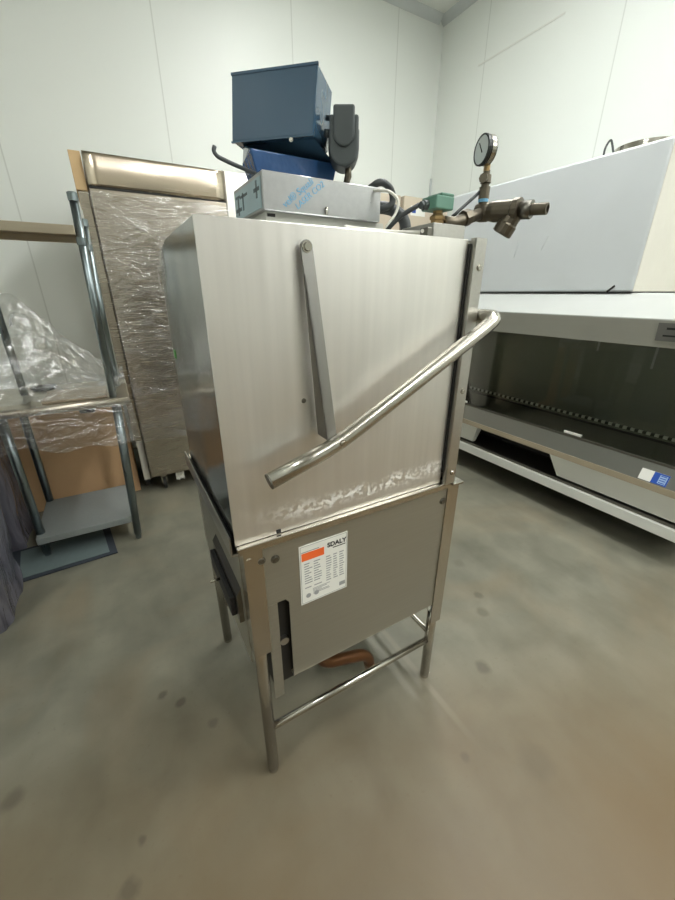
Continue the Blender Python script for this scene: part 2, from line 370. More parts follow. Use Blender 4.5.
def fillet(pts, r, n=7):
    out = [pts[0]]
    for a, b, c in zip(pts, pts[1:], pts[2:]):
        u = (a-b); v = (c-b); d = min(r, u.length*.48, v.length*.48)
        p, q = b+u.normalized()*d, b+v.normalized()*d
        for k in range(n+1):
            t = k/n; out.append(p*(1-t)**2+b*2*t*(1-t)+q*t*t)
    out.append(pts[-1]); return out

def thing(name, label, cat, loc, group=None):
    o = bpy.data.objects.new(name, None); o.empty_display_size = .1; COL.objects.link(o); o.location = loc
    ORG[o.name] = Vector(loc); o['label'] = label; o['category'] = cat
    if group: o['group'] = group
    return o
def tag(o, label, cat, group=None):
    o['label'] = label; o['category'] = cat
    if group: o['group'] = group
    return o
def struct(o): o['kind'] = 'structure'; return o
def text(body, name, mat, parent, pos, xd, yd, size, ext=.0004, align='LEFT', bold=0.):
    c = bpy.data.curves.new(name, 'FONT'); c.body = body; c.size = size; c.extrude = ext; c.offset = size*bold; c.align_x = align
    tmp = bpy.data.objects.new('tmp', c); COL.objects.link(tmp)
    dg = bpy.context.evaluated_depsgraph_get(); me = bpy.data.meshes.new_from_object(tmp.evaluated_get(dg))
    bpy.data.objects.remove(tmp)
    xd = Vector(xd).normalized(); yd = Vector(yd).normalized(); zd = xd.cross(yd)
    mt = Matrix((xd, yd, zd)).transposed().to_4x4(); mt.translation = Vector(pos)-ORG[parent.name]
    me.transform(mt); me.name = name; me.materials.clear(); me.materials.append(M[mat])
    o = bpy.data.objects.new(name, me); COL.objects.link(o); o.parent = parent; ORG[o.name] = ORG[parent.name]; return o
def bolt(name, parent, p, ax, r=.007, h=.004, mat='steel_tube', n=12):
    return MB().lathe(p, ax, [(0, r*1.3), (h*.35, r*1.3), (h*.36, r), (h, r*.85)], n).build(name, mat, parent)

# ------------------------------------------------------------------ room
XL, XR, YB, YF, ZC = -3.2, 3.42, 3.84, -6.0, 3.86
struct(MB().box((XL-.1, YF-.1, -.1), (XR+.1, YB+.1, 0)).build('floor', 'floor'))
struct(MB().box((XL-.1, YF-.1, ZC), (XR+.1, YB+.1, ZC+.1)).build('ceiling', 'ceil'))
struct(MB().box((XL-.1, YB, 0), (XR+.1, YB+.1, ZC)).build('wall_back', 'wallb'))
struct(MB().box((XR, YF, 0), (XR+.1, YB, ZC)).build('wall_right', 'wallr'))
struct(MB().box((XL-.1, YF, 0), (XL, YB, ZC)).build('wall_left', 'wallr'))
struct(MB().box((XL-.1, YF-.1, 0), (XR+.1, YF, ZC)).build('wall_front', 'ceil'))
struct(MB().prism([(YB, ZC), (YB-.06, ZC), (YB-.052, ZC-.012), (YB-.012, ZC-.052), (YB, ZC-.06)], 0, XL, XR-.06).build('trim_1', 'trim'))
struct(MB().prism([(XR, ZC), (XR-.06, ZC), (XR-.052, ZC-.012), (XR-.012, ZC-.052), (XR, ZC-.06)], 1, YF, YB).build('trim_2', 'trim'))
# horizontal joint strip on the right wall and corner angle
struct(MB().box((XR-.004, 2.50, 3.314), (XR, 3.32, 3.326)).build('trim_3', 'white'))
struct(MB().box((XR-.018, YB-.018, 0), (XR-.0005, YB-.0005, 2.55)).build('trim_4', 'trim'))
def lamp_fix(x, y, lx, ly, label):
    t = thing('ceiling_light', label, 'light', (x, y, ZC), 'ceiling lights')
    MB().box((x-lx/2, y-ly/2, ZC-.05), (x+lx/2, y+ly/2, ZC-.0005), .008).build('housing', 'white', t)
    MB().box((x-lx/2+.02, y-ly/2+.02, ZC-.06), (x+lx/2-.02, y+ly/2-.02, ZC-.052)).build('diffuser', 'lamp', t)
LAMPS = [(1.75, 2.0, 1.3), (1.75, .2, 1.3), (2.85, -2.2, 2.9), (.8, -1.5, 1.2), (-2.1, -.4, 1.3)]
for (x, y, ln) in LAMPS:
    lamp_fix(x, y, .3, ln, 'long white ceiling light fixed out of view above the floor')

# ------------------------------------------------------------------ dishwasher
dw = thing('dishwasher', 'stainless steel door-type commercial dishwasher with long angled tube handle, standing mid-floor', 'dishwasher', (.48, 1.03, 0))
# legs: flattened channel above, round tube below
def leg(x, y, sx, sy, zc=.52, top=.852):
    m = MB()
    m.tube([(x, y, .018), (x, y, zc-.03), (x, y, zc+.04)], [.017, .017, .017], 16)
    m.lathe((x, y, .0), (0, 0, 1), [(0, .012), (.004, .016), (.018, .0155), (.02, .017)], 16)
    m.prism([(x-sx*.02, y-sy*.02), (x+sx*.024, y-sy*.02), (x+sx*.024, y-sy*.016), (x-sx*.016, y-sy*.016), (x-sx*.016, y+sy*.024), (x-sx*.02, y+sy*.024)], 2, zc, top)
    return m.build('leg', 'steel_tube', dw)
L = (.171, .789); Yf, Yr = .697, 1.235
leg(L[0], Yf, 1, 1); leg(L[1], Yf, -1, 1, .30); leg(L[0], Yr, 1, -1); leg(L[1], Yr, -1, -1)
# skirt with the cut slot: built from pieces that leave the slot open
sk = MB()
sk.prism([(.194, .845), (.766, .845), (.766, .386), (.252, .386), (.252, .655), (.243, .668), (.194, .668)], 1, .681, .684)
sk.prism([(.194, .667), (.221, .667), (.221, .332), (.194, .332)], 1, .681, .684)
sk.prism([(.6805, .386), (.70, .386), (.70, .389), (.6805, .389)], 0, .252, .766)
skirt = sk.build('skirt_panel', 'steel_skirt', dw)
MB().box((.15, .72, .46), (.153, 1.215, .85)).build('side_panel', 'steel_skirt', dw)
MB().box((.802, .72, .42), (.805, 1.215, .85)).build('side_panel', 'steel_skirt', dw)
MB().box((.2, .70, .36), (.77, 1.21, .80)).build('tank', 'dark', dw)
# top frame: rim angle around, with the hood seated in it
r = MB()
r.box((.143, .670, .855), (.806, .684, .8645), .002); r.box((.143, 1.235, .853), (.806, 1.265, .862), .002)
r.box((.139, .670, .855), (.147, 1.265, .864), .002); r.box((.765, .658, .855), (.806, 1.265, .8635), .002)
r.box((.143, .670, .846), (.806, .673, .862), .001)
r.build('top_frame', 'steel_tube', dw)
# left dish track: two rails along the side
t_ = MB(); t_.box((.128, .69, .835), (.132, 1.25, .884), .002); t_.box((.132, .69, .835), (.146, 1.25, .840), .001); t_.build('track_rail', 'steel', dw)
MB().box((.1325, .70, .866), (.1385, 1.25, .876), .002).build('track_strip', 'black', dw)
bs = MB(); bs.box((.124, .76, .60), (.138, .985, .662), .003); bs.build('side_bumper', 'black', dw)
MB().prism([(.138, .59), (.15, .59), (.15, .70), (.138, .68)], 1, .74, 1.0).build('bumper_channel', 'steel_dark', dw)
MB().tube([(.098, .87, .64), (.124, .87, .64)], .004, 10).build('pin', 'steel_tube', dw)
# stretchers
MB().tube([(L[0], Yf, .2), (L[1], Yf, .2)], .011, 14).build('stretcher', 'steel_tube', dw)
MB().tube([(L[1], Yf+.018, .225), (L[1], Yr-.018, .225)], .010, 14).build('stretcher', 'steel_tube', dw)
MB().tube([(L[0], Yr, .2), (L[1], Yr, .2)], .011, 14).build('stretcher', 'steel_tube', dw)
# hood body: chamfered far corner
hood_prof = [(.686, .866), (1.205, .866), (1.19, 1.40), (1.175, 1.43), (1.14, 1.455), (1.08, 1.472), (1.0, 1.481), (.686, 1.481)]
hood = MB().prism(hood_prof, 0, .1395, .735).build('hood', 'steel_door', dw)
fp = MB().box((.138, .6815, .8655), (.733, .6855, 1.4815), .0012, 1).build('front_sheet', 'steel_front', dw, origin=(.142, .684, .868))
fp.location = Vector((.142, .684, .868))-ORG[dw.name]
MB().box((.232, .679, .868), (.243, .684, .877), .001).build('drain_notch', 'dark', dw)
MB().lathe((.312, .6816, 1.166), (0, -1, 0), [(0, .0055), (.0006, .005)], 10).build('scuff', 'steel_dark', dw)
MB().box((.138, 1.15, 1.20), (.1393, 1.178, 1.222)).build('green_sticker', 'greentape', dw)
# loose protective film curl on the hood's far corner
MB().grid(lambda u, v: Vector((.137-.012*math.sin(v*3.1)*u, 1.08+.12*v+.01*u, 1.476-.055*v*v-.05*u)), 6, 8).build('film_curl', 'film', dw, solid=.0006)
# right-hand column
c_ = MB(); c_.box((.738, .664, .864), (.773, .668, 1.484), .001, 1); c_.box((.769, .668, .864), (.773, .72, 1.484)); c_.box((.738, .668, .864), (.741, .68, 1.484)); c_.box((.738, .72, .866), (.773, 1.19, 1.478))
c_.build('column', 'steel', dw)
MB().box((.7335, .676, .90), (.7375, .684, 1.472)).build('column_gasket', 'dark', dw)
for z in (1.424, 1.135, .90): bolt('bolt', dw, (.757, .664, z), (0, -1, 0), .006)
for (x, z, rr) in ((.163, .822, .0065), (.190, .809, .0085), (.224, .800, .0085), (.752, .80, .0085)):
    bolt('bolt', dw, (x, .681 if x > .2 else .6798, z), (0, -1, 0), rr, .005, 'steel_tube' if x < .18 else 'steel_dark')
# handle: front arm, round the corner, along the column side, and back arm
hp = [(.207, .622, 1.034), (.358, .622, 1.081), (.75, .622, 1.291), (.793, .622, 1.318), (.793, .70, 1.318), (.793, 1.20, 1.318), (.793, 1.27, 1.318), (.75, 1.27, 1.291), (.358, 1.27, 1.084), (.205, 1.27, 1.042)]
hv = [Vector(p) for p in hp]
h = MB(); h.tube(hv, .0165, 18, smooth=.055)
handle = h.build('handle', 'steel_tube', dw)
MB().lathe((.2072, .622, 1.0341), (-.955, 0, -.297), [(0, .0166), (.003, .0166), (.004, .015)], 18).build('handle_cap', 'steel_dark', handle)
bolt('handle_bolt', handle, (.362, .606, 1.088), (0, -1, 0), .006, .004)
# link arm: flat bar with a flange on its left edge
def link(ytop, ybot, s):
    top = Vector((.322, ytop, 1.445)); bot = Vector((.352, ybot, 1.09)); d = bot-top; m = MB()
    nx = Vector((1, 0, .085)).normalized(); ny = Vector((0, 1, 0))*s
    def quadbox(p0, p1, ws0, ws1, th0, th1):
        vs = []
        for p, w, th in ((p0, ws0, th0), (p1, ws1, th1)):
            for (a, b) in ((w[0], 0), (w[1], 0), (w[1], th), (w[0], th)): vs.append(m.bm.verts.new(p+nx*a+ny*b))
        m.bm.faces.new(vs[0:4]); m.bm.faces.new(vs[4:8][::-1])
        for k in range(4): m.bm.faces.new((vs[k], vs[4+k], vs[4+(k+1) % 4], vs[(k+1) % 4]))
    quadbox(top, bot, (-.0115, .0115), (-.0115, .0115), .004, .004)
    quadbox(top+d*.12, bot, (-.0115, -.0085), (-.0115, -.0085), .005, .044)
    m.lathe(top-ny*.0, ny, [(0, .0115), (.004, .0115)], 20)
    return m.build('link_arm', 'steel_arm', dw)
lk = link(.668, .634, 1); link(1.22, 1.256, -1)
bolt('pivot_bolt', lk, (.322, .668, 1.445), (0, -1, 0), .0075, .006)
# rating label
lab = MB().box((.284, .6795, .628), (.420, .6808, .810)).build('rating_label', 'label', dw)
LY = .6792
MB().box((.2895, LY, .764), (.352, .6797, .787)).build('orange_panel', 'orange', lab)
fr = MB()
for (a, b) in (((.2865, .631), (.4175, .6322)), ((.2865, .8062), (.4175, .8074)), ((.2865, .631), (.2877, .8074)), ((.4163, .631), (.4175, .8074))): fr.box((a[0], LY, a[1]), (b[0], .6797, b[1]))
fr.build('label_border', 'inkgrey', lab)
text('SDALY', 'logo_text', 'ink', lab, (.361, LY, .781), (1, 0, 0), (0, 0, 1), .0185, bold=.03)
MB().box((.377, LY, .774), (.414, .6797, .7765)).build('strapline', 'ink', lab)
MB().box((.2895, LY, .789), (.338, .6797, .7915)).build('strapline', 'inkgrey', lab)
g = MB(); random.seed(3)
for i in range(11):
    z = .752-.0075*i
    for (xa, xb) in ((.296, .318), (.322, .345), (.357, .374), (.378, .392), (.396, .412)):
        if i > 7 and xa < .35 and i % 2: continue
        e = xa+(xb-xa)*random.uniform(.55, 1); g.box((xa, LY, z), (e, .6797, z+.003))
for i in range(5): g.box((.318, LY, .668-.004*i+.0), (.318+random.uniform(.02, .05), .6797, .6698-.004*i))
g.build('printed_text', 'inkgrey', lab)
for x in (.305, .328): MB().lathe((x, .6797, .652), (0, -1, 0), [(0, .007), (.0006, .007)], 16).build('approval_mark', 'inkgrey', lab)
MB().box((.396, LY, .643), (.414, .6797, .655)).build('approval_mark', 'inkgrey', lab)
# drain pipe beneath
MB().tube([(.36, .80, .36), (.40, .80, .205), (.585, .80, .135), (.605, .80, .05)], .021, 16, smooth=.05).build('drain_pipe', 'copper', dw)
# pump behind the slot
MB().lathe((.235, .70, .52), (0, -1, 0), [(0, .012), (.012, .012)], 12).build('slot_fitting', 'steel', dw)
# top control box with printed film
Z0 = 1.482
MB().box((.362, .965, Z0-.0005), (.70, 1.15, 1.546)).build('control_plinth', 'offwhite', dw)
cb = MB(); cb.box((.353, .95, 1.546), (.678, 1.175, 1.623), .002, 1)
cbx = cb.build('control_box', steel('filmed_box_steel', C3(172, 173, 172), .3, (20, 20, 20), .1, metal=.7), dw)
MB().box((.3515, .962, 1.552), (.3527, 1.168, 1.614)).build('film_patch', 'filmpale', cbx)
for (ya, yb, za, zb) in ((1.12, 1.155, 1.598, 1.604), (1.09, 1.10, 1.566, 1.604), (1.13, 1.14, 1.56, 1.60), (1.06, 1.12, 1.594, 1.60), (.985, .995, 1.575, 1.61), (.97, 1.01, 1.588, 1.596), (1.11, 1.16, 1.568, 1.576)):
    MB().box((.3510, ya, za), (.3516, yb, zb)).build('film_mark', 'filmmark', cbx)
a = math.radians(37); xd = (math.cos(a), 0, math.sin(a)); yd = (-math.sin(a), 0, math.cos(a))
text('vel® Squali', 'film_print', 'filmprint', cbx, (.405, .9495, 1.5535), xd, yd, .0215)
text('LASER CO2', 'film_print', 'filmprint', cbx, (.437, .9495, 1.5535), xd, yd, .0185)
MB().tube([(.513, .9455, 1.549), (.513, .9455, 1.565)], .0035, 8).build('latch', 'steel_tube', cbx)
MB().box((.365, .9648, 1.536), (.385, .9655, 1.543)).build('plinth_slot', 'dark', dw)
# fittings on top, right side: bracket, solenoid, strainer, gauge
MB().box((.688, .752, Z0-.0005), (.792, .87, 1.521), .002, 1).build('valve_bracket', 'steel', dw)
sv = MB().lathe((.743, .80, 1.5205), (0, 0, 1), [(0, .021), (.006, .021), (.007, .016), (.014, .016), (.015, .019), (.022, .019), (.028, .012), (.034, .012)], 6).build('solenoid_valve', 'brass_new', dw)
MB().box((.714, .778, 1.555), (.772, .83, 1.583), .003).build('coil_housing', 'green', sv)
MB().box((.730, .779, 1.582), (.772, .829, 1.589), .003).build('coil_cap', 'green', sv)
MB().lathe((.715, .81, 1.566), (-1, 0, -.1), [(0, .011), (.012, .011), (.014, .008), (.02, .008)], 12).build('cable_gland', 'motor', sv)
ip = MB()
T = Vector((.903, .80, 1.566)); OUT = Vector((.94, .668, 1.556)); ax = (OUT-T).normalized()
ip.tube([(.76, .80, 1.532), (.80, .80, 1.534), (.86, .80, 1.552), T], .014, 14)
ip.lathe((.83, .80, 1.545), (1, 0, .3), [(0, .019), (.02, .019), (.021, .015)], 8)
inlet = ip.build('inlet_pipe', 'brass', dw)
st = MB()
st.lathe(T-ax*.02, ax, [(0, .02), (.012, .023), (.03, .023), (.034, .021), (.05, .0245), (.095, .025), (.098, .0275), (.112, .0275), (.114, .019)], 16)
br = (-ax*.45+Vector((-.12, .0, -.9))).normalized()
st.lathe(T+ax*.085, br, [(0, .019), (.03, .022), (.034, .025), (.056, .025), (.058, .02)], 14)
MBn = st.build('y_strainer', 'brass', inlet)
nz_ = MB(); q = T+ax*.094
nz_.tube([q, q+ax*.028], .0205, 8); nz_.build('union_nut', 'steel_dark', inlet)
nn = MB(); p0 = T+ax*.12; p1 = OUT+ax*.02
for (ra, rb) in ((.013, .009),):
    nn.tube([p0, p1], ra, 16, cap=False); nn.tube([p1, p0], rb, 16, cap=False)
    nn.tube([p1, p1+ax*.001], [ra, rb], 16, cap=False)
nn.build('nipple', 'brass', inlet)
MB().lathe(p1-ax*.03, ax, [(0, .008), (.001, .008)], 12).build('nipple_bore', 'dark', inlet)
rs_ = MB()
rs_.lathe((.895, .80, 1.575), (0, 0, 1), [(0, .010), (.018, .010), (.019, .0135), (.045, .0135), (.046, .010), (.052, .010), (.053, .013), (.07, .012), (.071, .008), (.08, .008)], 12)
rs_.lathe((.895, .80, 1.636), (-1, -.4, 0), [(0, .009), (.016, .009), (.017, .011), (.021, .011)], 8)
riser = rs_.build('gauge_riser', 'brass', dw)
MB().lathe((.895, .80, 1.587), (0, 0, 1), [(0, .0125), (.011, .0125)], 14).build('thread_tape', 'tape', riser)
gd = Vector((-.965, .26, .0)).normalized(); gc = Vector((.878, .80, 1.694))
gg = MB().lathe(gc-gd*.02, gd, [(0, .023), (.003, .028), (.006, .031), (.022, .031), (.024, .0325), (.030, .0325), (.031, .029), (.028, .029)], 32).build('pressure_gauge', 'gaugering', dw)
MB().lathe(gc+gd*.0085, gd, [(0, .0288), (.0008, .0288)], 32).build('dial', 'dial', gg)
MB().lathe(gc-gd*.012, gd, [(0, .0315), (.011, .0315)], 32).build('case_band', 'steel_tube', gg)
side = Vector((-gd.y, gd.x, 0)); nd = MB(); w = gc+gd*.0098
nd.tube([w+side*.004-Vector((0, 0, .006)), w-side*.011+Vector((0, 0, .016))], .0012, 6); nd.build('needle', 'ink', gg)
MB().lathe((.893, .80, 1.653), (0, 0, 1), [(0, .008), (.014, .008)], 10).build('gauge_stem', 'brass_new', gg)
MB().tube([(.80, .815, 1.545), (.84, .812, 1.575), (.885, .806, 1.61)], .0042, 8, smooth=.02).build('sensing_tube', 'bcable', dw)
# hoses and cables
MB().tube([(.66, 1.04, 1.60), (.683, 1.03, 1.63), (.712, 1.0, 1.655), (.752, 1.0, 1.635), (.757, 1.0, 1.60), (.69, 1.03, 1.58)], .009, 12, smooth=.03).build('hose', 'bcable', dw)
MB().tube([(.67, 1.07, 1.60), (.76, 1.02, 1.597), (.80, 1.0, 1.575), (.815, .99, 1.484)], .016, 14, smooth=.05).build('hose', 'bcable', dw)
MB().tube([(.70, .82, 1.567), (.67, .86, 1.545), (.655, .92, 1.50), (.655, .95, 1.484)], .0055, 10, smooth=.03).build('cable', 'bcable', dw)
MB().tube([(.655, .91, 1.484), (.66, .90, 1.525), (.694, .90, 1.562), (.70, .90, 1.59), (.675, .91, 1.61), (.655, .952, 1.615)], .0035, 8, smooth=.02).build('cable', 'wcable', dw)
cp = [(.48, .82, 1.486), (.49, .80, 1.497)]+[(.585+.105*math.cos(t), .80+.06*math.sin(t), 1.506+.005*math.sin(t)) for t in [2.6-.42*k for k in range(9)]]
MB().tube(cp, .004, 8, smooth=.02).build('cable', 'wcable', dw)
MB().box((.668, .748, Z0-.0005), (.683, .775, 1.51), .002).build('cable_post', 'steel_dark', dw)

# ------------------------------------------------------------------ blue unit with motor on the control box
bu = thing('blower_unit', 'dark blue film-covered metal box with grey motor, mounted high on top of the dishwasher', 'machine unit', (.47, 1.08, 1.6235))
FR = Vector((.513, .98, 0)); fx = Vector((-.73, .68, 0)); bx_ = Vector((.68, .73, 0))
def loc(u, w, z): return FR+fx*u+bx_*w+Vector((0, 0, z))
def obox(m, u0, u1, w0, w1, z0, z1, u0t=None, u1t=None):
    vs = [m.bm.verts.new(loc(u, w, z)) for z in (z0, z1) for (u, w) in ((u0, w0), (u1, w0), (u1, w1), (u0, w1))]
    m.bm.faces.new(vs[:4]); m.bm.faces.new(vs[4:])
    for k in range(4): m.bm.faces.new((vs[k], vs[(k+1) % 4], vs[4+(k+1) % 4], vs[4+k]))
    return m
W_, D_ = .212, .135
hs = obox(MB(), 0, W_, 0, D_, 1.718, 1.846).build('housing', 'blue', bu, bevel=.003)
for v in hs.data.vertices:                       # the box hangs a little out of plumb
    if v.co.z < .15: v.co += Vector(fx)*.014
obox(MB(), -.001, W_+.001, -.0015, .004, 1.843, 1.848).build('cover_lip', 'blue', hs)
obox(MB(), .013, W_+.015, -.0015, .004, 1.7155, 1.719).build('cover_lip', 'blue', hs)
nk = MB()
vs = [nk.bm.verts.new(p) for p in (loc(.02, .03, 1.7175), loc(W_, .03, 1.7175), loc(W_, D_, 1.7175), loc(.02, D_, 1.7175), Vector((.60, 1.055, 1.688)), Vector((.365, 1.055, 1.688)), Vector((.39, 1.20, 1.688)), Vector((.60, 1.165, 1.688)))]
for q in ((0, 1, 2, 3), (4, 7, 6, 5), (0, 4, 5, 1), (1, 5, 6, 2), (2, 6, 7, 3), (3, 7, 4, 0)): nk.bm.faces.new([vs[i] for i in q])
nk.build('neck', 'blue', bu, bevel=.002)
bs = MB(); vs = [bs.bm.verts.new(p) for p in ((.382, 1.05, 1.6235), (.585, 1.05, 1.6235), (.585, 1.165, 1.6235), (.40, 1.165, 1.6235), (.362, 1.045, 1.687), (.602, 1.045, 1.687), (.605, 1.17, 1.687), (.38, 1.17, 1.687))]
for q in ((0, 3, 2, 1), (4, 5, 6, 7), (0, 1, 5, 4), (1, 2, 6, 5), (2, 3, 7, 6), (3, 0, 4, 7)): bs.bm.faces.new([vs[i] for i in q])
bs.build('film_wrapped_base', 'blue2', bu, bevel=.004)
bolt('cover_screw', bu, loc(.07, .0, 1.712), (-.68, -.73, 0), .004)
# motor: square top cap running into a round-bottomed shell
mo = MB(); mc = Vector((.592, .998, 0)); px = Vector((.86, -.5, 0)); py = Vector((.5, .86, 0))
def mprof(w, zt, zb, w0, w1, name, mat, par):
    m = MB(); prof = [(-w, zt), (w, zt)]
    cz = zb+w
    prof += [(w*math.cos(t), cz+w*math.sin(t)) for t in [-math.pi*k/14 for k in range(15)]]
    f = [m.bm.verts.new(mc+px*u+py*w0+Vector((0, 0, z))) for u, z in prof]; b = [m.bm.verts.new(mc+px*u+py*w1+Vector((0, 0, z))) for u, z in prof]
    m.bm.faces.new(f); m.bm.faces.new(b[::-1]); n = len(prof)
    for k in range(n): m.bm.faces.new((f[k], b[k], b[(k+1) % n], f[(k+1) % n]))
    return m.build(name, mat, par, bevel=.005)
mt_ = mprof(.036, 1.765, 1.662, -.03, .045, 'motor', 'motor', bu)
mprof(.026, 1.782, 1.70, -.036, .035, 'motor_cap', 'motor', mt_)
mprof(.040, 1.758, 1.674, .03, .075, 'motor_flange', 'motor', mt_)
MB().tube([loc(.0, .07, 1.772), mc+px*-.02+Vector((0, 0, 1.765))], .006, 8).build('motor_bracket', 'motor', mt_); MB().tube([loc(.0, .05, 1.735), mc+px*-.03+Vector((0, 0, 1.735))], .009, 8).build('motor_shaft', 'motor', mt_)
MB().tube([mc+px*.012+Vector((0, 0, 1.672)), mc+px*.012+Vector((0, 0, 1.648)), mc+px*.004+py*.01+Vector((0, 0, 1.625))], [.008, .009, .007], 10).build('conduit', 'brass', mt_)
MB().box((.56, .985, 1.6235), (.625, 1.03, 1.628), .001).build('foot_plate', 'motor', bu)
# bent wire sticking out to the left
wp = [(.258, 1.0, 1.668), (.262, 1.0, 1.648), (.292, 1.0, 1.645), (.36, 1.02, 1.637)]
MB().tube([(.268, 1.0, 1.664), (.264, 1.0, 1.655), (.271, 1.0, 1.646), (.30, 1.0, 1.638), (.375, 1.04, 1.634)], .0045, 8, smooth=.01).build('bent_rod', 'bcable', bu)

# ------------------------------------------------------------------ steel refrigerator behind
FY = 2.75
rf = thing('refrigerator', 'tall stainless steel refrigerator in stretch wrap, behind and left of the dishwasher', 'refrigerator', (.43, 3.15, 0))
MB().box((.035, FY+.03, .13), (.775, 3.56, 2.06), .004).build('body', 'steel_fridge', rf)
hd = MB(); hd.grid(lambda u, v: Vector((.036+.738*u, FY+.008-.008*math.sin(math.pi*v)+.004*math.sin(5*u+1), 1.905+.155*v)), 12, 10)
hd.build('header_panel', steel('warm_header_steel', C3(214, 200, 180), .26, (2, 40, 40), .08, .010, 2.2), rf, solid=.004)
MB().box((.036, FY, .16), (.774, FY+.028, 1.895), .004).build('door', 'steel_fridge', rf)
MB().box((.036, FY+.002, 1.8975), (.774, FY+.02, 1.9035)).build('door_gap', 'dark', rf)
def fr_film(u, v):
    x = .03+.75*u; z = .42+1.46*v; n = noise.noise(Vector((x*3, z*3.5, 1)))*.010+max(0, noise.noise(Vector((x*4+z*5, z*11-x*7, 4))))**2*.03
    return Vector((x, FY-.006-abs(n), z+.02*noise.noise(Vector((x*6, 3, 1)))))
MB().grid(fr_film, 60, 110).build('stretch_wrap', 'film', rf)
for (x, y) in ((.12, 2.84), (.70, 2.84), (.12, 3.48), (.70, 3.48)):
    c = MB(); c.lathe((x, y, .10), (0, 0, 1), [(0, .022), (.03, .022)], 12); c.box((x-.02, y-.022, .055), (x-.012, y+.022, .10)); c.box((x+.012, y-.022, .055), (x+.02, y+.022, .10))
    ca = c.build('caster', 'steel_tube', rf)
    MB().lathe((x-.011, y, .045), (1, 0, 0), [(0, .04), (.003, .045), (.019, .045), (.022, .04)], 18).build('wheel', 'dark', ca)
MB().grid(lambda u, v: Vector((.20+.06*u, FY+.055+.012*noise.noise(Vector((u*5, v*5, 0))), .06+.06*v+.02*noise.noise(Vector((u*7, v*6, 2))))), 8, 8).build('torn_wrap', 'wcable', rf, solid=.002)
# packing board leaning on its left side
pb = thing('packing_board', 'tan cardboard edge board standing along the left side of the steel refrigerator', 'cardboard', (0, 2.9, 0))
MB().box((-.026, 2.78, 1.885), (.029, 3.4, 2.062), .003).build('top_section', 'board', pb)
MB().box((-.012, 2.79, .118), (.029, 3.4, .42), .003).build('foot_section', 'board2', pb)
MB().box((-.008, 2.95, .0), (.025, 3.4, .1175), .002).build('base_block', 'dark', pb)
MB().box((-.020, 2.79, .42), (.029, 3.4, 1.885), .003).build('middle_section', 'steel_fridge', pb)
# second steel cabinet
sc2 = thing('upright_freezer', 'second upright steel cabinet, only its top corner seen left of the blue box', 'freezer', (1.0, 3.4, 0))
MB().box((.845, 3.03, .1), (1.25, 3.7, 2.13), .004).build('body', steel('pale_cabinet_steel', C3(226, 220, 212), .3, (20, 20, 2), .1, .01, 3, metal=.6), sc2)
MB().box((.825, 3.0, .1), (.852, 3.06, 2.125), .003).build('edge_strip', 'steel_dark', sc2)
for (x, y) in ((.9, 3.1), (1.2, 3.1), (.9, 3.62), (1.2, 3.62)):
    MB().lathe((x, y, 0), (0, 0, 1), [(0, .02), (.02, .02), (.021, .014), (.101, .014)], 12).build('foot', 'steel_dark', sc2)

# ------------------------------------------------------------------ work table at left
tb = thing('work_table', 'galvanised steel work table with raised overshelf draped in stretch wrap, at left', 'table', (-.28, 2.45, 0))
def tleg(a, b):
    m = MB(); a = Vector(a); b = Vector(b); d = (b-a).normalized()
    m.tube([a+d*.035, b], .0205, 16); m.lathe(a, d, [(0, .012), (.006, .016), (.03, .017), (.036, .0205)], 14)
    return m.build('leg', 'galv', tb)
tleg((-.108, 2.235, 0), (-.062, 2.235, .842)); tleg((-.562, 2.30, 0), (-.545, 2.27, .842)); tleg((-.108, 2.68, 0), (-.062, 2.68, .842)); tleg((-.56, 2.70, 0), (-.545, 2.70, .842))
us = MB(); us.box((-.575, 2.235, .148), (-.085, 2.70, .156), .002); us.box((-.575, 2.232, .118), (-.085, 2.24, .156), .003)
us.build('undershelf', 'shelf', tb)
tp = MB(); tp.box((-.95, 2.19, .842), (.006, 2.73, .87), .004); tp.tube([(-.95, 2.19, .852), (.006, 2.19, .852)], .019, 14)
tp.build('tabletop', steel('tabletop_steel', C3(186, 178, 162), .34, (4, 30, 30), .1), tb)
MB().box((-.23, 2.24, .80), (-.16, 2.34, .841), .006).build('bracket', 'dark', tb)
os_ = MB(); os_.box((-1.1, 2.212, 1.635), (-.062, 2.56, 1.645), .002); os_.box((-1.1, 2.2105, 1.606), (-.062, 2.2165, 1.645), .003); os_.box((-1.1, 2.552, 1.606), (-.062, 2.56, 1.645), .003)
os_.build('overshelf', steel('overshelf_steel', C3(178, 168, 148), .4, (4, 30, 30), .1), tb)
def post(x, y, z1, lean=.0):
    p_ = MB(); xt = x+lean; p_.tube([(x, y, .87), (xt, y, z1-.02)], .0175, 14); p_.lathe((xt, y, z1-.02), (0, 0, 1), [(0, .021), (.03, .021), (.034, .016)], 14); p_.lathe((x+lean*.8, y, 1.57), (0, 0, 1), [(0, .021), (.03, .021)], 14)
    p_.build('shelf_post', 'galv', tb)
post(-.066, 2.235, 1.76, .026); post(-.046, 2.52, 1.70, .022); post(-.475, 2.52, 1.70)
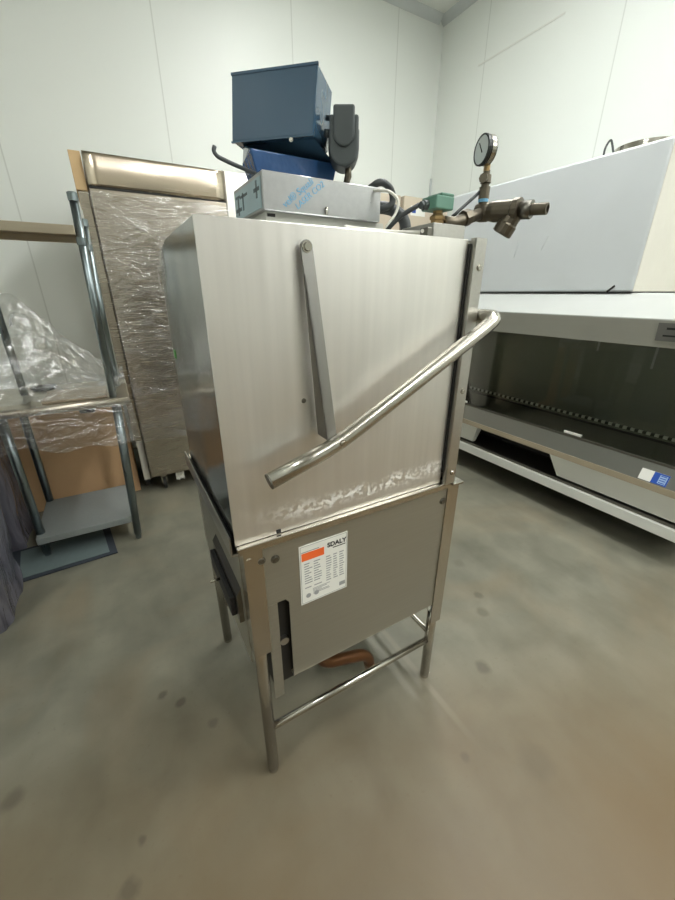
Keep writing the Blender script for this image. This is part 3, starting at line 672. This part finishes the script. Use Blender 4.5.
# drape
def drape(u, v):
    x = -1.0+1.005*u; y = 2.205+.49*v
    ridge = .06+.42*max(0., min(1., (-.06-x)/.36))**1.15+.10*max(0., min(1, (-.42-x)/.4))
    s = max(0., v-.02)**1.25
    z = .888+ridge*s
    e = max(0., (u-.93)/.07)
    z += .05*e*(1-v)
    cr = noise.noise(Vector((x*9, y*7, 2)))*.012+abs(noise.noise(Vector((x*16+y*9, y*20-x*10, 5))))*.02
    return Vector((x, y, z+cr*(1.2+s)))
MB().grid(drape, 90, 46).build('stretch_wrap', 'film_t', tb)
def skirtf(u, v):
    x = -1.0+1.012*u; b = .655+.02*math.sin(x*9)+.015*math.sin(x*23)
    z = .88-(.88-b)*v
    return Vector((x, 2.165-.006*v+noise.noise(Vector((x*10, z*12, 7)))*.012, z))
MB().grid(skirtf, 80, 24).build('hanging_wrap', 'film_h', tb)
def skirts(u, v):
    y = 2.17+.5*u; z = .89-.24*v+.02*math.sin(u*9)*v
    return Vector((.026+.008*noise.noise(Vector((y*10, z*12, 3)))+.004, y, z))
MB().grid(skirts, 30, 16).build('hanging_wrap', 'film_h', tb)
tag(MB().box((-.37, 2.24, .8705), (-.095, 2.50, .884), .003).build('cardboard_sheet', 'cardgrey', origin=(-.2, 2.37, .87)), 'flat grey brown cardboard sheet lying on the tabletop under the wrap', 'cardboard')
tag(MB().lathe((-.40, 2.62, .8705), (0, 0, 1), [(0, .05), (.01, .062), (.016, .062), (.018, .05)], 24).build('round_lid', 'black', origin=(-.40, 2.62, .87)), 'small round black lid lying on the tabletop under the wrap', 'lid')
# carton behind the table
cx = thing('cardboard_carton', 'large plain brown cardboard carton on the floor behind the work table', 'box', (-.4, 3.1, 0))
MB().box((-.76, 2.885, 0), (-.048, 3.45, .73), .006).build('carton_body', 'carton', cx)
MB().box((-.76, 3.150, .7302), (-.048, 3.18, .731)).build('seam_tape', 'board', cx)
# mat
mt = thing('floor_mat', 'blue grey mat with dark border lying on the floor under the work table', 'mat', (-.45, 2.28, 0))
def matquad(q, z0, z1): 
    return MB().prism(q, 2, z0, z1)
Q = [(-.70, 2.105), (-.222, 2.133), (-.262, 2.46), (-.74, 2.43)]
cen = Vector((sum(q[0] for q in Q)/4, sum(q[1] for q in Q)/4))
matquad(Q, .0004, .008).build('border', 'matedge', mt)
Q2 = [tuple(Vector(q)+(cen-Vector(q)).normalized()*.045) for q in Q]
matquad(Q2, .0082, .011).build('pad', 'mat', mt)
# wrapped load at the left edge
def load(cx, cy, hx, hy, H, label, seed, bulge=.10):
    m = MB()
    def wf(u, v):
        a = 2*math.pi*u; ex = .28
        def se(c): return math.copysign(abs(c)**ex, c)
        z = H*min(1, v*1.12); k = 1 if v < .9 else max(.02, 1-((v-.9)/.1))
        taper = 1.0+bulge*math.sin(min(1, v)*2.6)
        x = cx+hx*se(math.cos(a))*taper*k; y = cy+hy*se(math.sin(a))*taper*k
        n = noise.noise(Vector((x*6, y*6, z*3+seed)))*.03+abs(noise.noise(Vector((x*14, y*14, z*5+seed))))*.022
        return Vector((x+n*math.cos(a), y+n*math.sin(a), z+(.02*n if v > 0 else 0)))
    m.grid(wf, 90, 40)
    tag(m.build('wrapped_load', 'wrapload', origin=(cx, cy, 0)), label, 'wrapped goods')
load(-1.065, 1.915, .415, .17, .96, 'bulky goods bundled in creased purplish stretch wrap, on the floor at the left edge', 0)
load(-.93, 2.60, .245, .17, .78, 'dark wrapped bundle standing under the left end of the work table', 5, .04)

# ------------------------------------------------------------------ cartons in the far corner
k1 = thing('tall_carton', 'plain tan carton without a label, left of the labelled carton in the far corner', 'box', (2.35, 3.3, 0), 'tan cartons in the far corner')
MB().box((2.15, 3.10, 0), (2.428, 3.6, 2.163), .004).build('carton_body', 'carton2', k1)
k2 = thing('tall_carton', 'tan carton with a white printed label, in the far corner behind the green valve', 'box', (2.7, 3.3, 0), 'tan cartons in the far corner')
k2b = MB().box((2.452, 3.08, 0), (2.98, 3.6, 2.163), .004).build('carton_body', 'carton2', k2)
MB().box((2.53, 3.0785, 2.02), (2.70, 3.0798, 2.095)).build('shipping_label', 'label', k2)
MB().box((2.545, 3.0775, 2.04), (2.59, 3.0784, 2.085)).build('label_print', 'bluelab', k2)

# ------------------------------------------------------------------ laboratory hood along the right wall
sb = thing('safety_cabinet', 'long white fume cabinet with dark glass sash and film-covered top, along the right wall', 'cabinet', (2.85, 1.5, 0))
Y0, Y1 = .42, 2.60
nose = [(2.55, 1.372), (2.35, 1.255), (2.385, 1.118), (2.42, 1.118), (2.60, 1.118), (3.30, 1.118), (3.30, 1.372)]
MB().prism([(2.56, 1.3715), (2.353, 1.2535), (2.353, 1.247), (2.56, 1.34)], 1, Y0, Y1).build('sloped_cover', 'cover', sb)
MB().prism([(2.352, 1.247), (2.372, 1.118), (2.40, 1.118), (2.40, 1.247)], 1, Y0, Y1).build('grey_fascia', 'nose_grey', sb)
MB().prism([(2.40, 1.13), (3.36, 1.13), (3.36, 1.3715), (2.57, 1.3715), (2.57, 1.335), (2.40, 1.26)], 1, Y0, Y1).build('plenum', 'offwhite', sb)
dp = MB().prism([(2.3475, 1.236), (2.3605, 1.150), (2.363, 1.150), (2.350, 1.236)], 1, .55, .893).build('display_panel', steel('panel_grey', C3(112, 112, 108), .5, metal=0.), sb)
d_ = MB()
for (ya, yb, za, zb) in ((.80, .855, 1.205, 1.215), (.72, .78, 1.205, 1.215), (.74, .865, 1.172, 1.18), (.64, .70, 1.19, 1.21)):
    f = lambda z: 2.3475+(1.236-z)/.086*.013-.0006
    d_.prism([(f(za), za), (f(zb), zb), (f(zb)+.002, zb), (f(za)+.002, za)], 1, ya, yb)
d_.build('display_marks', 'ink', dp)
# upper filter box
ub = MB().box((2.55, 1.14, 1.375), (3.36, 2.585, 2.080), .012).build('filter_box', 'boxfilm', sb)
MB().box((2.555, 1.1385, 1.38), (3.35, 1.1405, 2.05)).build('end_film', 'boxfilm_end', ub)
gp = MB(); gp.box((2.545, 1.14, 1.3722), (3.36, 2.585, 1.3748)); gp.build('joint_line', 'dark', sb)
for (ya, za, yb, zb) in ((1.94, 1.60, 1.92, 1.70), (1.74, 1.63, 1.71, 1.71)):
    MB().tube([(2.549, ya, za), (2.549, yb, zb)], .0018, 6).build('scratch', 'trim', ub)
MB().tube([(2.549, 1.27, 1.378), (2.547, 1.245, 1.40), (2.549, 1.235, 1.41)], .006, 6).build('film_tear', 'dark', ub)
# end walls, back, worktop
MB().box((2.42, Y0, .45), (3.36, Y0+.03, 1.13)).build('end_wall', 'offwhite', sb)
MB().box((2.42, Y1-.03, .45), (3.36, Y1, 1.13)).build('end_wall', 'offwhite', sb)
MB().box((2.90, Y0+.031, .50), (2.93, Y1-.031, 1.129)).build('back_panel', 'inside', sb)
MB().box((2.885, Y0+.031, .519), (2.899, Y1-.031, .537)).build('perforated_strip', 'perf', sb)
MB().box((2.43, Y0+.031, .468), (2.899, Y1-.031, .484)).build('work_surface', 'steel_dark', sb)
# airfoil grille, beige edge, skirt with the knee cut-out
MB().prism([(2.33, .435), (2.372, .53), (2.43, .53), (2.43, .435)], 1, Y0, Y1).build('intake_grille', 'grille', sb)
MB().prism([(2.325, .398), (2.325, .434), (2.45, .434), (2.45, .398)], 1, Y0, Y1).build('beige_edge', 'tan', sb)
z0, z1 = .258, .3975
for (ya, yb, yat, ybt) in ((Y0, 1.195, Y0, 1.255), (1.90, Y1, 1.85, Y1)):
    m = MB(); vs = [m.bm.verts.new(p) for p in ((2.36, ya, z0), (2.36, yb, z0), (2.328, ybt, z1), (2.328, yat, z1), (2.39, ya, z0), (2.39, yb, z0), (2.39, ybt, z1), (2.39, yat, z1))]
    for q in ((0, 1, 2, 3), (4, 7, 6, 5), (0, 4, 5, 1), (1, 5, 6, 2), (2, 6, 7, 3), (3, 7, 4, 0)): m.bm.faces.new([vs[i] for i in q])
    m.build('skirt', 'white', sb)
MB().box((2.62, Y0+.01, .24), (3.34, Y1-.01, .46)).build('underbody', 'dark', sb)
MB().box((2.365, Y0, .205), (3.34, Y1, .2395), .002).build('base_frame', 'steel_dark', sb)
MB().box((2.345, Y0, .158), (2.385, Y1, .222), .003).build('front_rail', 'white', sb)
for (x, y) in ((2.75, .6), (2.75, 2.4), (3.2, .6), (3.2, 2.4)):
    MB().box((x-.04, y-.04, 0), (x+.04, y+.04, .2045), .004).build('foot', 'dark', sb)
# sash glass and its lower frame with short white strips
MB().prism([(2.377, .531), (2.384, 1.117), (2.390, 1.117), (2.383, .531)], 1, Y0+.032, Y1-.032).build('glass_sash', 'glass', sb)
MB().box((2.372, Y0+.02, .53), (2.388, Y1-.02, .545), .002).build('sash_rail', 'steel_dark', sb)
for (ya, yb) in ((1.115, 1.222), (2.02, 2.10)):
    MB().box((2.369, ya, .551), (2.376, yb, .566), .001).build('sash_strip', 'label', sb)
for (y, z0_, z1_) in ((1.40, 1.0, 1.115), (1.06, .93, 1.115), (.9, 1.0, 1.08)):
    MB().box((2.893, y, z0_), (2.899, y+.012, z1_)).build('upright_bar', 'steel', sb)  # short upright steel bars on the back panel
# sticker on the grille
def onslope(z): return 2.33+(z-.435)/.095*.042
stk = MB().prism([(onslope(.44)-.0016, .44), (onslope(.495)-.0016, .495), (onslope(.495)-.0006, .495), (onslope(.44)-.0006, .44)], 1, .635, .762).build('sticker', 'label', sb)
def patch(ya, yb, za, zb, name, mat, off=.0022):
    return MB().prism([(onslope(za)-off, za), (onslope(zb)-off, zb), (onslope(zb)-.0015, zb), (onslope(za)-.0015, za)], 1, ya, yb).build(name, mat, stk)
patch(.635, .704, .44, .495, 'blue_field', 'bluelab')
patch(.642, .676, .446, .488, 'pale_field', 'palebluelab', .0026)
p_ = MB()
for i in range(4): p_.prism([(onslope(.449+.011*i)-.003, .449+.011*i), (onslope(.453+.011*i)-.003, .453+.011*i), (onslope(.453+.011*i)-.0025, .453+.011*i), (onslope(.449+.011*i)-.0025, .449+.011*i)], 1, .646, .672)
p_.build('sticker_print', 'bluelab', stk)
# exhaust collar with its cord on top
col_ = thing('exhaust_collar', 'low grey metal duct collar with looped cord, on top of the film-covered white cabinet', 'duct collar', (2.92, 1.40, 2.0805))
def ring(r0, r1, z0, z1, n=40):
    m = MB(); c = Vector((2.96, 1.46, 0))
    L_ = [(r1, z0), (r1, z1), (r0, z1), (r0, z0)]
    rings = [[m.bm.verts.new(c+Vector((r*math.cos(2*math.pi*k/n), r*math.sin(2*math.pi*k/n), z))) for k in range(n)] for r, z in L_]
    for i in range(4):
        a, b = rings[i], rings[(i+1) % 4]
        for k in range(n): m.bm.faces.new((a[k], a[(k+1) % n], b[(k+1) % n], b[k]))
    return m
ring(.150, .156, 2.0805, 2.173).build('collar_ring', 'steel_dark', col_)
ring(.156, .162, 2.143, 2.173).build('collar_rim', 'steel_tube', col_)
MB().tube([(2.78, 1.60, 2.084), (2.775, 1.60, 2.178), (2.79, 1.585, 2.218), (2.80, 1.575, 2.188), (2.81, 1.56, 2.138), (2.815, 1.55, 2.118)], .006, 8, smooth=.03).build('cord', 'bcable', col_)
MB().box((2.795, 1.54, 2.0805), (2.83, 1.585, 2.135), .004).build('cord_clamp', 'motor', col_)

# ------------------------------------------------------------------ world, camera, view
w = bpy.data.worlds.new('World'); S.world = w; w.use_nodes = True
bg = w.node_tree.nodes['Background']; bg.inputs[0].default_value = (.9, .95, 1, 1); bg.inputs[1].default_value = .05
cam = bpy.data.cameras.new('camera'); co = bpy.data.objects.new('camera', cam); COL.objects.link(co)
cam.sensor_fit = 'VERTICAL'; cam.sensor_height = 36; cam.sensor_width = 27; cam.lens = 373/900*36; cam.clip_start = .02
co.location = (0, 0, 1.37); co.rotation_euler = (math.radians(90-22.8), 0, math.radians(-29.9))
S.camera = co
S.view_settings.view_transform = 'Standard'; S.view_settings.look = 'None'; S.view_settings.gamma = 1; S.view_settings.use_curve_mapping = False
S.view_settings.exposure = .6
